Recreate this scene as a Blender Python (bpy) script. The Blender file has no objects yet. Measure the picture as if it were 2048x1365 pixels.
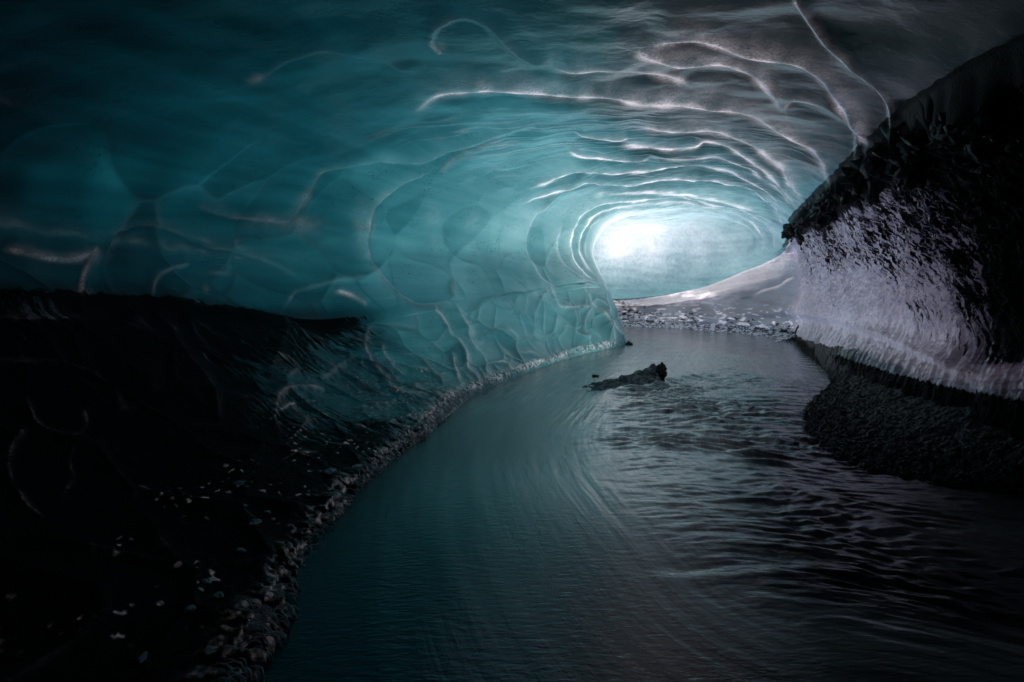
import bpy, math, random
import numpy as np
from mathutils import Vector, Euler

# ------------------------------------------------------------------ camera, sky, sun, exposure
SC = bpy.context.scene
COL = SC.collection
CAM_H = 1.30
PITCH = math.radians(6.2)
FPX = 1024.0                      # focal length in pixels of a 2048 px wide frame
cam_d = bpy.data.cameras.new('camera')
cam_d.lens = 18.0; cam_d.sensor_width = 36.0
cam_d.clip_start = 0.05; cam_d.clip_end = 2000
cam = bpy.data.objects.new('camera', cam_d); COL.objects.link(cam)
cam.location = (0, 0, CAM_H); cam.rotation_euler = (math.radians(90) - PITCH, 0, 0)
SC.camera = cam

SUN_EL, SUN_AZ = math.radians(48), math.radians(-35)     # azimuth from +Y, negative = left of the view
w = bpy.data.worlds.new('World'); SC.world = w; w.use_nodes = True
nt = w.node_tree
for n in list(nt.nodes): nt.nodes.remove(n)
sky = nt.nodes.new('ShaderNodeTexSky'); sky.sky_type = 'NISHITA'; sky.sun_disc = False
sky.sun_elevation = SUN_EL; sky.sun_rotation = SUN_AZ; sky.air_density = 1.0; sky.dust_density = 2.0
bg = nt.nodes.new('ShaderNodeBackground'); bg.inputs['Strength'].default_value = 0.085
wo = nt.nodes.new('ShaderNodeOutputWorld')
nt.links.new(sky.outputs[0], bg.inputs[0]); nt.links.new(bg.outputs[0], wo.inputs[0])

sl = bpy.data.lights.new('sun', 'SUN'); sl.energy = 1.6; sl.angle = math.radians(25); sl.color = (1.0, 0.88, 0.79)
sun = bpy.data.objects.new('sun', sl); COL.objects.link(sun)
sd = Vector((math.sin(SUN_AZ) * math.cos(SUN_EL), math.cos(SUN_AZ) * math.cos(SUN_EL), math.sin(SUN_EL)))
sun.rotation_euler = sd.to_track_quat('Z', 'Y').to_euler()
SC.view_settings.view_transform = 'Standard'; SC.view_settings.look = 'None'
SC.view_settings.exposure = 1.15; SC.view_settings.gamma = 1.0
SC.cycles.use_denoising = True
SC.cycles.max_bounces = 8; SC.cycles.diffuse_bounces = 5; SC.cycles.glossy_bounces = 4; SC.cycles.transmission_bounces = 4
SC.cycles.sample_clamp_indirect = 4.0
SC.cycles.caustics_reflective = False

rng = np.random.default_rng(7); random.seed(7)

# ------------------------------------------------------------------ maths helpers
CP, SP = math.cos(PITCH), math.sin(PITCH)
def project(P):
    d = P[..., 1] * CP - (P[..., 2] - CAM_H) * SP
    up = (P[..., 2] - CAM_H) * CP + P[..., 1] * SP
    ds = np.where(d > 0.05, d, 0.05)
    px = 1024 + FPX * P[..., 0] / ds; py = 682.5 - FPX * up / ds
    bad = d <= 0.05
    return np.where(bad, -9999, px), np.where(bad, -9999, py), d
def ray(px, py):
    dx = (px - 1024) / FPX; dy = (682.5 - py) / FPX
    return np.array([dx, CP + dy * SP, -SP + dy * CP])
def on_plane(px, py, z=0.0):
    r = ray(px, py); t = (z - CAM_H) / r[2]
    return np.array([r[0] * t, r[1] * t, z])

_perm = rng.permutation(256).astype(np.int64); _perm = np.concatenate([_perm] * 3)
_grad = rng.normal(size=(256, 3)); _grad /= np.linalg.norm(_grad, axis=1)[:, None]
def perlin(x, y, z=0.0):
    x, y, z = np.broadcast_arrays(np.asarray(x, float), np.asarray(y, float), np.asarray(z, float))
    xi, yi, zi = np.floor(x).astype(np.int64), np.floor(y).astype(np.int64), np.floor(z).astype(np.int64)
    xf, yf, zf = x - xi, y - yi, z - zi
    f = lambda t: t * t * t * (t * (t * 6 - 15) + 10)
    u, v, w_ = f(xf), f(yf), f(zf)
    def g(i, j, k):
        h = _perm[_perm[_perm[(xi + i) & 255] + ((yi + j) & 255)] + ((zi + k) & 255)]
        G = _grad[h]
        return G[..., 0] * (xf - i) + G[..., 1] * (yf - j) + G[..., 2] * (zf - k)
    L = lambda a, b, t: a + t * (b - a)
    return 1.6 * L(L(L(g(0,0,0), g(1,0,0), u), L(g(0,1,0), g(1,1,0), u), v),
             L(L(g(0,0,1), g(1,0,1), u), L(g(0,1,1), g(1,1,1), u), v), w_)
def fbm(x, y, z=0.0, o=4, gain=.5):
    s, a, f = 0, 1.0, 1.0
    for i in range(o):
        s = s + a * perlin(x * f + 17.3 * i, y * f + 5.1 * i, z * f + 9.7 * i); a *= gain; f *= 2.03
    return s
def cr(p0, p1, p2, p3, t):
    return 0.5 * ((2 * p1) + (-p0 + p2) * t + (2*p0 - 5*p1 + 4*p2 - p3) * t*t + (-p0 + 3*p1 - 3*p2 + p3) * t**3)
def spline(C, t, ax=0):
    """Catmull-Rom through C along axis ax at float index t"""
    C = np.moveaxis(C, ax, 0); n = len(C)
    i = np.clip(np.floor(t).astype(int), 0, n - 2); f = (t - i).reshape((-1,) + (1,) * (C.ndim - 1))
    a = C[np.clip(i - 1, 0, n - 1)]; b = C[i]; c = C[i + 1]; d = C[np.clip(i + 2, 0, n - 1)]
    return np.moveaxis(cr(a, b, c, d, f), 0, ax)
def smooth(a, b, x):
    t = np.clip((x - a) / (b - a), 0, 1); return t * t * (3 - 2 * t)

# ------------------------------------------------------------------ node helpers
def new_mat(name):
    m = bpy.data.materials.new(name); m.use_nodes = True
    for n in list(m.node_tree.nodes): m.node_tree.nodes.remove(n)
    return m, NT(m.node_tree)
class NT:
    def __init__(s, t): s.t = t
    def n(s, typ, **k):
        o = s.t.nodes.new(typ)
        ins = k.pop('ins', {})
        for a, v in k.items(): setattr(o, a, v)
        for a, v in ins.items(): s.set(o.inputs[a], v)
        return o
    def set(s, sock, v):
        if isinstance(v, bpy.types.NodeSocket): s.t.links.new(v, sock)
        elif isinstance(v, bpy.types.Node): s.t.links.new(v.outputs[0], sock)
        else: sock.default_value = v
    def math(s, op, a, b=None, c=None, clamp=False):
        o = s.t.nodes.new('ShaderNodeMath'); o.operation = op; o.use_clamp = clamp
        s.set(o.inputs[0], a)
        if b is not None: s.set(o.inputs[1], b)
        if c is not None: s.set(o.inputs[2], c)
        return o.outputs[0]
    def attr(s, name):
        o = s.t.nodes.new('ShaderNodeAttribute'); o.attribute_name = name; return o
    def noise(s, vec, scale, detail=3, rough=.5, dist=0):
        o = s.t.nodes.new('ShaderNodeTexNoise'); s.set(o.inputs['Vector'], vec)
        o.inputs['Scale'].default_value = scale; o.inputs['Detail'].default_value = detail
        o.inputs['Roughness'].default_value = rough; o.inputs['Distortion'].default_value = dist
        return o.outputs['Fac']
    def mapr(s, v, a, b, c=0., d=1., smoothstep=False):
        o = s.t.nodes.new('ShaderNodeMapRange'); o.clamp = True
        if smoothstep: o.interpolation_type = 'SMOOTHSTEP'
        s.set(o.inputs[0], v)
        for i, x in enumerate((a, b, c, d)): s.set(o.inputs[i + 1], x)
        return o.outputs[0]
    def mapping(s, vec, scale=(1,1,1), rot=(0,0,0), loc=(0,0,0)):
        o = s.t.nodes.new('ShaderNodeMapping'); s.set(o.inputs[0], vec)
        o.inputs['Scale'].default_value = scale; o.inputs['Rotation'].default_value = rot; o.inputs['Location'].default_value = loc
        return o.outputs[0]
    def mix(s, f, a, b, typ='RGBA'):
        o = s.t.nodes.new('ShaderNodeMix'); o.data_type = typ
        s.set(o.inputs[0], f)
        ia, ib, oo = (6, 7, 2) if typ == 'RGBA' else (2, 3, 0)
        s.set(o.inputs[ia], a); s.set(o.inputs[ib], b); return o.outputs[oo]
    def bump(s, h, strength=.3, dist=.01, normal=None):
        o = s.t.nodes.new('ShaderNodeBump'); o.inputs['Strength'].default_value = strength; o.inputs['Distance'].default_value = dist
        s.set(o.inputs['Height'], h)
        if normal is not None: s.set(o.inputs['Normal'], normal)
        return o.outputs[0]

def ice_material(name, absorb=(2.0, 1.07, .99), streak=(28.0, 3.4, 1), streak_rot=0.0, gain=1.0, base=(.03, .05, .055)):
    """Translucent glacier ice: daylight behind the ice is absorbed over the local ice
    thickness (attribute that also carries painted light falloff), bubbly crests carry painted highlights, silt covers it."""
    m, t = new_mat(name)
    suv = t.attr('suv').outputs['Vector']
    th = t.attr('thick_tone').outputs['Fac']; fr = t.attr('frost_glow').outputs['Fac']; db = t.attr('debris').outputs['Fac']
    geo = t.n('ShaderNodeNewGeometry')
    pos = geo.outputs['Position']
    # strata: bands of clearer and cloudier ice running along the tunnel
    b1 = t.noise(t.mapping(suv, (.45, 5.0, 1)), 1.0, 5, .55, .1)
    b2 = t.noise(t.mapping(suv, (1.6, 22.0, 1)), 1.0, 4, .6, .3)
    b3 = t.noise(pos, 1.3, 3, .55)
    bands = t.math('ADD', t.math('MULTIPLY', t.math('SUBTRACT', b1, .5), 1.5), t.math('MULTIPLY', t.math('SUBTRACT', b2, .5), .35))
    bands = t.math('ADD', bands, t.math('MULTIPLY', t.math('SUBTRACT', b3, .5), .6))
    th2 = t.math('MULTIPLY', th, t.math('ADD', 1.0, t.math('MULTIPLY', bands, .26)))
    # silt flecks frozen in
    sp = t.noise(pos, 46.0, 2, .7); spm = t.noise(pos, 2.3, 4, .6)
    fleck = t.math('MULTIPLY', t.mapr(sp, .60, .68), t.mapr(spm, .50, .66))
    lay = t.noise(t.mapping(suv, (3.0, 34.0, 1)), 1.0, 5, .75, .8)
    fleck2 = t.math('MULTIPLY', t.mapr(lay, .66, .74), t.mapr(t.noise(pos, 1.7, 3, .6), .52, .64))
    th2 = t.math('ADD', th2, t.math('ADD', t.math('MULTIPLY', fleck, 2.6), t.math('MULTIPLY', fleck2, 1.6)))
    cols = []
    for k in absorb:
        cols.append(t.math('EXPONENT', t.math('MULTIPLY', th2, -k)))
    comb = t.n('ShaderNodeCombineColor', ins={0: cols[0], 1: cols[1], 2: cols[2]}).outputs[0]
    # rough bubbly crests, with pinkish highlights and glow painted into the colour
    grain = t.noise(pos, 60.0, 3, .8)
    g2 = t.noise(pos, 9.0, 4, .65)
    fr2 = t.math('MULTIPLY', fr, t.math('ADD', .22, t.math('ADD', t.mapr(grain, .40, .62, 0, .85), t.mapr(g2, .35, .65, 0, .55))))
    frc = t.mix(t.math('MINIMUM', t.math('MULTIPLY', fr2, .52), 1.0), (0, 0, 0, 1), (1.0, .88, .88, 1))
    addc = t.n('ShaderNodeMix', data_type='RGBA', blend_type='ADD'); addc.inputs[0].default_value = 1
    t.set(addc.inputs[6], comb); t.set(addc.inputs[7], frc)
    tc = t.n('ShaderNodeMix', data_type='RGBA', blend_type='MULTIPLY'); tc.inputs[0].default_value = 1
    t.set(tc.inputs[6], addc.outputs[2]); tc.inputs[7].default_value = (gain, gain, gain, 1)
    # surface
    h = t.math('ADD', t.math('MULTIPLY', t.noise(pos, 14, 4, .6), .6), t.math('MULTIPLY', t.noise(pos, 70, 3, .6), .12))
    nrm = t.bump(h, .16, .03)
    rough = t.math('ADD', .15, t.math('MULTIPLY', fr2, .25))
    diff = t.mix(t.math('MINIMUM', fr2, 1.0), base + (1,), (.42, .40, .42, 1))
    p = t.n('ShaderNodeBsdfPrincipled', ins={'Base Color': diff, 'Roughness': rough, 'IOR': 1.31, 'Normal': nrm})
    tr = t.n('ShaderNodeBsdfTranslucent', ins={'Color': tc.outputs[2]})
    ad = t.n('ShaderNodeAddShader', ins={0: p.outputs[0], 1: tr.outputs[0]})
    # silt and gravel crust
    sv = t.mapping(suv, (1.0, 1.0, 1), (0, 0, streak_rot))
    s1 = t.noise(t.mapping(sv, streak), 1.0, 6, .68, .3)
    s2 = t.noise(pos, 60, 3, .7)
    s3 = t.noise(pos, 1.6, 3, .6)
    fld = t.math('ADD', t.math('ADD', t.math('MULTIPLY', s1, .85), t.math('MULTIPLY', s2, .17)), t.math('MULTIPLY', s3, .22))   # mean .61
    thr = t.math('SUBTRACT', 1.03, t.math('MULTIPLY', db, .82))
    dm = t.mapr(fld, t.math('SUBTRACT', thr, .025), t.math('ADD', thr, .025))
    dm = t.math('MULTIPLY', dm, t.math('SUBTRACT', 1.0, t.math('MULTIPLY', t.math('MINIMUM', fr2, .5), 1.7)))
    dh = t.math('ADD', t.math('MULTIPLY', t.noise(pos, 55, 4, .75), 1.0), t.math('MULTIPLY', dm, .5))
    dn = t.bump(dh, .8, .03)
    dirt = t.n('ShaderNodeBsdfPrincipled', ins={'Base Color': (.006, .006, .0065, 1), 'Roughness': .5, 'IOR': 1.30, 'Specular IOR Level': .12, 'Normal': dn})
    mx = t.n('ShaderNodeMixShader', ins={0: dm, 1: ad.outputs[0], 2: dirt.outputs[0]})
    out = t.n('ShaderNodeOutputMaterial', ins={0: mx.outputs[0]})
    return m

# ------------------------------------------------------------------ mesh helper
def grid_mesh(name, P, mat, attrs=None, vec_attrs=None, flip=False):
    nu, nv = P.shape[:2]
    me = bpy.data.meshes.new(name)
    V = P.reshape(-1, 3).astype(np.float32)
    i = np.arange(nu * nv).reshape(nu, nv)
    q = np.stack([i[:-1, :-1], i[1:, :-1], i[1:, 1:], i[:-1, 1:]], -1).reshape(-1, 4)
    if flip: q = q[:, ::-1]
    me.vertices.add(len(V)); me.vertices.foreach_set('co', V.ravel())
    me.loops.add(q.size); me.loops.foreach_set('vertex_index', q.astype(np.int32).ravel())
    me.polygons.add(len(q)); me.polygons.foreach_set('loop_start', np.arange(0, q.size, 4, dtype=np.int32))
    me.polygons.foreach_set('use_smooth', np.ones(len(q), dtype=bool))
    me.update(calc_edges=True)
    for k, a in (attrs or {}).items():
        at = me.attributes.new(k, 'FLOAT', 'POINT'); at.data.foreach_set('value', a.astype(np.float32).ravel())
    for k, a in (vec_attrs or {}).items():
        at = me.attributes.new(k, 'FLOAT_VECTOR', 'POINT'); at.data.foreach_set('vector', a.astype(np.float32).ravel())
    me.materials.append(mat)
    o = bpy.data.objects.new(name, me); COL.objects.link(o)
    return o
def raw_mesh(name, V, F, mat, smooth_=True, mats=None):
    me = bpy.data.meshes.new(name); V = np.asarray(V, np.float32); F = np.asarray(F, np.int32)
    k = F.shape[1]
    me.vertices.add(len(V)); me.vertices.foreach_set('co', V.ravel())
    me.loops.add(F.size); me.loops.foreach_set('vertex_index', F.ravel())
    me.polygons.add(len(F)); me.polygons.foreach_set('loop_start', np.arange(0, F.size, k, dtype=np.int32))
    me.polygons.foreach_set('use_smooth', np.full(len(F), smooth_, dtype=bool))
    me.update(calc_edges=True); me.materials.append(mat)
    o = bpy.data.objects.new(name, me); COL.objects.link(o); return o
def tag(o, label=None, cat=None, group=None, kind=None):
    if label: o['label'] = label
    if cat: o['category'] = cat
    if group: o['group'] = group
    if kind: o['kind'] = kind
    return o

# ------------------------------------------------------------------ the tunnel shell (plan + profiles, metres)
# each station: 14 profile points from the left foot, over the roof, to the right foot
def st(Y, pts): return [(x, Y, z) for x, z in pts]
S = []
S.append(st(-5.0, [(-.8,-.5),(-.8,0),(-1.6,.3),(-2.3,1.0),(-2.5,1.5),(-2.0,1.9),(-1,2.1),(.3,2.15),(1.2,2.1),(1.9,1.9),(2.8,1.4),(2.9,.9),(2.8,.5),(2.8,-.5)]))
S.append(st(-1.5, [(-.8,-.5),(-.8,0),(-1.7,.3),(-2.5,1.15),(-2.8,1.6),(-2.2,2.05),(-1,2.25),(.3,2.3),(1.1,2.25),(1.9,2.05),(3.0,1.5),(3.2,.95),(3.0,.5),(3.0,-.5)]))
S.append(st(.6,   [(-.82,-.5),(-.82,0),(-1.7,.3),(-2.55,1.2),(-2.85,1.6),(-2.3,2.1),(-1,2.35),(.3,2.4),(1.1,2.35),(1.85,2.05),(3.1,1.55),(3.35,1.0),(3.15,.5),(3.15,-.5)]))
S.append(st(1.7,  [(-.83,-.5),(-.83,0),(-1.75,.3),(-2.65,1.22),(-2.95,1.6),(-2.3,2.15),(-1,2.42),(.3,2.48),(1.2,2.42),(1.95,2.1),(3.2,1.55),(3.5,1.0),(3.25,.48),(3.25,-.5)]))
S.append(st(2.7,  [(-.89,-.5),(-.89,0),(-1.85,.35),(-2.82,1.25),(-3.15,1.7),(-2.5,2.3),(-1,2.6),(.4,2.66),(1.45,2.6),(2.25,2.24),(3.4,1.6),(3.7,1.0),(3.42,.44),(3.42,-.5)]))
S.append(st(4.2,  [(-.74,-.5),(-.74,0),(-1.65,.38),(-2.75,1.17),(-3.1,1.75),(-2.45,2.4),(-1,2.78),(.6,2.88),(2.0,2.82),(3.0,2.44),(3.85,1.6),(4.0,.9),(3.62,.36),(3.62,-.5)]))
S.append(st(6.0,  [(-.44,-.5),(-.44,0),(-1.15,.42),(-2.15,.92),(-2.7,1.7),(-2.0,2.5),(-.5,2.92),(1.1,3.06),(2.75,3.0),(3.85,2.55),(4.45,1.6),(4.5,.85),(4.15,.27),(4.15,-.5)]))
S.append(st(8.4,  [(.62,-.5),(.62,0),(.3,.5),(-.12,1.14),(-.85,1.9),(-.2,2.62),(1.1,3.02),(2.4,3.15),(3.8,3.05),(4.75,2.48),(5.25,1.55),(5.4,.75),(5.1,.18),(5.1,-.5)]))
S.append(st(10.0, [(1.6,-.5),(1.6,0),(1.38,.6),(1.02,1.28),(.55,2.0),(1.15,2.7),(2.2,3.05),(3.3,3.15),(4.5,3.02),(5.4,2.46),(5.85,1.5),(5.95,.7),(5.75,.12),(5.75,-.5)]))
S.append(st(11.2, [(2.5,-.5),(2.5,0),(2.33,.6),(2.02,1.35),(1.66,2.1),(2.05,2.68),(2.95,2.98),(4.0,3.06),(5.2,2.9),(6.05,2.42),(6.4,1.45),(6.45,.6),(6.3,.08),(6.3,-.5)]))
def fan(L, R, prof):
    """prof: (fraction across, z)"""
    return [(L[0] + (R[0]-L[0])*f, L[1] + (R[1]-L[1])*f, z) for f, z in prof]
S.append(fan((2.35,12.0), (6.95,13.2), [(.0,-.5),(0,0),(-.04,.6),(-.1,1.4),(-.14,2.1),(-.03,2.7),(.17,2.98),(.42,3.08),(.72,2.85),(.93,1.98),(1.05,1.35),(1.03,.5),(1.0,.04),(1.0,-.5)]))
S.append(fan((1.5,12.6), (5.7,15.3), [(.0,-.5),(0,0),(-.04,.6),(-.1,1.4),(-.14,2.1),(-.03,2.7),(.17,3.0),(.45,3.1),(.8,2.75),(.93,1.20),(1.06,.95),(1.02,.45),(1.0,.04),(1.0,-.5)]))
S.append(fan((.5,13.0), (4.1,16.6), [(.0,-.5),(0,0),(-.04,.6),(-.1,1.4),(-.14,2.1),(-.03,2.7),(.17,3.0),(.45,3.1),(.85,2.7),(.94,.88),(1.06,.7),(1.02,.4),(1.0,.04),(1.0,-.5)]))
S.append(fan((-.4,13.4), (2.4,17.4), [(.0,-.5),(0,0),(-.04,.6),(-.1,1.4),(-.14,2.1),(-.03,2.7),(.17,3.0),(.45,3.15),(.87,2.8),(.95,.85),(1.02,.65),(1.02,.3),(1.0,.04),(1.0,-.5)]))
S.append(fan((-1.2,13.9), (1.2,17.9), [(.0,-.5),(0,0),(-.04,.6),(-.1,1.4),(-.14,2.1),(-.03,2.7),(.17,3.0),(.45,3.2),(.87,2.9),(.95,.85),(1.02,.65),(1.02,.3),(1.0,.04),(1.0,-.5)]))
CG = np.array(S, float)                                   # (ns, 14, 3)
ns = len(CG)
segs_u = [14, 26, 80, 120, 170, 170, 190, 120, 90, 90, 80, 70, 50, 12]
segs_v = [6, 150, 100, 70, 70, 70, 90, 100, 120, 110, 80, 80, 8]
def params(segs):
    t = [np.linspace(k, k + 1, n, endpoint=False) for k, n in enumerate(segs)]
    return np.concatenate(t + [np.array([float(len(segs))])])
TU, TV = params(segs_u), params(segs_v)
B = spline(spline(CG, TU, 0), TV, 1)                      # base surface (nu, nv, 3)
nu, nv = B.shape[:2]
def normals(P):
    du = np.gradient(P, axis=0); dv = np.gradient(P, axis=1)
    n = np.cross(du, dv); n /= np.linalg.norm(n, axis=-1, keepdims=True) + 1e-9
    return n
N = normals(B)
cen = B[:, [1, 12]].mean(1) if False else B[:, [segs_v[0], -9]].mean(1); cen = cen + np.array([0, 0, 1.2])
sgn = np.sign(((cen[:, None] - B) * N).sum(-1).mean())
N *= sgn                                                   # points into the cave
su = np.concatenate([[0], np.cumsum(np.linalg.norm(np.diff(B[:, nv // 2], axis=0), axis=1))])
svl = np.concatenate([np.zeros((nu, 1)), np.cumsum(np.linalg.norm(np.diff(B, axis=1), axis=2), 1)], 1)
svl = svl - svl[:, [nv // 2]]
SUV = np.stack([np.repeat(su[:, None], nv, 1), svl, np.zeros((nu, nv))], -1)
PX, PY, PD = project(B)
TVg = np.repeat(TV[None, :], nu, 0); TUg = np.repeat(TU[:, None], nv, 1)

# ridges that melt-water scallops leave between them: traced lines, height (px at their distance), widths above / below the line, strength of the painted crest highlight
R = []
def rg(pts, h=9, wa=26, wb=9, fr=.8, fa=1.0, zone='roof'):
    R.append((pts, h, wa, wb, fr, fa, zone))
rg([(1110,136),(1164,134),(1205,128),(1256,134),(1307,141),(1353,152),(1375,165)], 9, 26, 10, .75)
rg([(1270,90),(1320,105),(1358,119),(1399,122),(1445,123),(1486,134),(1517,148),(1542,169),(1568,205)], 10, 34, 10, .8)
rg([(1300,78),(1380,66),(1440,78),(1491,95),(1537,100),(1588,110),(1629,130),(1660,159),(1686,194),(1711,230),(1727,266),(1736,302)], 12, 34, 9, .9)
rg([(1590,-20),(1601,3),(1622,38),(1655,74),(1701,105),(1737,141),(1768,179),(1783,225),(1788,276)], 10, 10, 14, .62)
rg([(1545,190),(1568,205),(1588,192),(1614,193),(1655,205),(1691,230),(1709,256),(1712,292),(1706,333)], 7, 12, 8, .5)
rg([(835,222),(860,200),(900,186),(1000,178),(1100,182),(1169,187),(1220,192),(1287,200),(1358,201),(1425,206),(1486,217),(1537,238),(1583,264),(1624,292),(1647,327),(1658,374)], 11, 30, 10, .85)
rg([(1270,255),(1317,252),(1368,253),(1420,253),(1461,261),(1501,279),(1537,302),(1568,327),(1588,363),(1605,400)], 9, 24, 8, .8)
rg([(1240,290),(1266,287),(1317,291),(1389,291),(1409,280),(1450,287),(1491,307),(1532,333),(1568,368),(1588,409)], 7, 14, 8, .75)
rg([(1150,268),(1169,271),(1205,276),(1256,274)], 7, 9, 6, .9)
rg([(1140,308),(1159,310),(1194,310),(1230,313),(1271,317),(1300,316)], 7, 9, 6, .9)
rg([(1300,312),(1327,310),(1379,310),(1435,310),(1491,327),(1532,353),(1563,379),(1578,409)], 6, 12, 7, .7)
rg([(1060,375),(1100,355),(1138,338),(1159,335),(1215,340),(1287,338),(1358,327),(1425,333),(1476,343),(1530,372),(1560,410)], 8, 10, 7, .8)
rg([(1040,410),(1095,385),(1150,365),(1180,360),(1205,366),(1256,364),(1317,357),(1379,356),(1435,358),(1481,368),(1522,389),(1553,420),(1568,455)], 8, 9, 7, .85)
rg([(1190,392),(1210,384),(1256,381),(1307,379),(1358,381),(1409,389),(1470,400),(1520,420)], 5, 8, 5, .6)
rg([(1200,568),(1170,552),(1145,528),(1136,500),(1138,470),(1150,440),(1175,415),(1215,402),(1266,397),(1317,390),(1368,391),(1435,404),(1481,414),(1522,435),(1545,461),(1550,500)], 7, 8, 6, .75)
rg([(1195,556),(1168,530),(1154,500),(1157,465),(1172,440),(1195,424),(1240,411),(1300,403),(1370,403),(1440,415),(1490,432),(1520,460),(1528,500)], 5, 7, 5, .65)
rg([(1188,540),(1170,510),(1168,485),(1178,455),(1205,433),(1250,420),(1310,414),(1380,416),(1440,428),(1485,446),(1508,470),(1512,505)], 4, 5, 4, .5)
rg([(1200,570),(1160,560),(1125,535),(1112,505),(1112,470),(1125,440)], 6, 9, 7, .45)
rg([(1120,578),(1085,560),(1062,530),(1048,495),(1050,465),(1068,432),(1100,400),(1130,380)], 6, 10, 7, .45)
rg([(612,405),(640,352),(680,333),(760,318),(850,318),(900,300),(960,280),(1010,262),(1060,250),(1110,252)], 8, 12, 18, .22)
rg([(905,602),(858,612),(828,608),(795,590),(765,555),(742,520),(731,480),(735,440),(752,405),(790,370),(830,350),(860,340)], 9, 12, 8, .35)
rg([(905,560),(902,575),(905,602)], 6, 8, 8, .3)
rg([(862,92),(863,72),(872,55),(895,43),(925,38),(958,44),(985,60),(1010,90),(1045,115),(1110,132)], 8, 14, 9, .2)
rg([(882,112),(872,98),(862,85),(864,68)], 4, 6, 5, .41)
rg([(0,500),(60,512),(120,520),(165,515),(196,494)], 8, 16, 10, .3)
rg([(200,480),(240,458),(290,448),(340,460),(390,485),(420,495),(470,505),(550,530),(610,560)], 5, 12, 10, .07)
rg([(196,490),(178,525),(166,555),(164,580),(170,590)], 6, 8, 8, .35)
rg([(305,595),(312,560),(335,542),(380,530)], 5, 8, 6, .15)
rg([(500,160),(560,120),(640,95),(720,110),(800,140),(850,150)], 4, 12, 10, .06)
rg([(380,405),(450,428),(520,440),(575,440),(600,410),(612,390)], 5, 16, 14, .14)
rg([(565,622),(578,600),(600,582),(650,568),(700,560),(750,552)], 5, 9, 7, .12)
rg([(670,582),(700,590),(735,612)], 4, 7, 5, .5)
rg([(1010,265),(960,290),(905,320),(870,350)], 5, 10, 7, .3)
rg([(1190,330),(1160,345),(1130,370),(1095,398),(1075,425)], 6, 8, 6, .3)
# lower left ice bulge
L_ = 'low'
rg([(861,608),(876,629),(893,652),(899,670),(917,685),(931,708),(934,734),(949,749),(961,772),(967,786)], 6, 7, 6, .5, zone=L_)
rg([(905,602),(917,626),(934,652),(937,676),(949,699),(967,717),(972,746),(993,752)], 6, 7, 6, .5, zone=L_)
rg([(934,652),(943,632),(964,608),(999,592),(1037,586),(1084,580)], 4, 6, 5, .15, zone=L_)
rg([(1098,572),(1107,597),(1119,613),(1145,616),(1180,612)], 6, 6, 6, .5, zone=L_)
rg([(1098,572),(1119,563),(1139,561),(1160,573),(1172,590),(1180,608),(1198,623),(1212,641),(1221,664),(1230,692)], 6, 6, 6, .5, zone=L_)
rg([(1069,658),(1068,629),(1081,602),(1098,576)], 4, 6, 6, .2, zone=L_)
rg([(1145,617),(1150,641),(1147,661),(1163,672),(1180,676)], 5, 6, 6, .4, zone=L_)
rg([(1180,612),(1166,641),(1163,664),(1175,680)], 4, 6, 5, .35, zone=L_)
rg([(1180,612),(1190,600),(1205,606),(1215,618),(1205,625),(1188,620)], 4, 5, 5, .4, zone=L_)
rg([(1212,641),(1225,655),(1236,664),(1254,676)], 4, 6, 5, .5, zone=L_)
rg([(753,643),(735,664),(731,690),(738,717),(759,746),(791,777),(829,788),(876,792),(930,790)], 7, 8, 8, .3, zone=L_)
rg([(841,717),(855,737),(876,758),(905,775),(926,781)], 5, 6, 6, .35, zone=L_)
rg([(905,705),(909,734),(917,761),(926,779)], 5, 6, 6, .45, zone=L_)
rg([(964,687),(964,673),(993,665),(1022,670),(1034,690)], 4, 6, 5, .2, zone=L_)
rg([(766,684),(768,708),(780,730),(808,752)], 3, 6, 5, .3, zone=L_)
rg([(967,730),(1010,726),(1022,740),(1050,732),(1080,722),(1110,716)], 4, 6, 6, .5, zone=L_)
rg([(1030,712),(1060,708),(1080,716),(1110,712),(1140,700),(1170,692)], 4, 6, 6, .4, zone=L_)
rg([(815,785),(850,770),(870,782),(900,792),(930,786)], 4, 6, 6, .4, zone=L_)
# dark left foot
rg([(52,780),(56,810),(72,845),(100,868),(140,880),(165,860),(160,810)], 9, 12, 10, .34, zone=L_)
rg([(60,850),(30,880),(18,925),(25,975),(55,1030),(90,1050)], 8, 14, 10, .34, zone=L_)
rg([(150,890),(140,920),(148,950),(128,985),(125,1010)], 5, 8, 8, .34, zone=L_)
rg([(568,872),(550,850),(547,825),(556,795),(590,780),(650,778)], 8, 8, 9, .34, zone=L_)
rg([(552,828),(570,820),(590,812)], 4, 6, 5, .5, zone=L_)
rg([(565,625),(572,660),(560,700),(540,740)], 8, 26, 20, .22, zone=L_)
rg([(320,600),(345,650),(365,690),(385,730),(420,790),(440,870)], 9, 26, 18, .25, zone=L_)
rg([(0,615),(90,628),(170,632),(230,630)], 6, 26, 14, .22, zone=L_)
rg([(30,690),(55,740),(52,780)], 6, 16, 10, .12, zone=L_)
rg([(560,930),(600,910),(640,905)], 3, 8, 8, .4, zone=L_)

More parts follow.
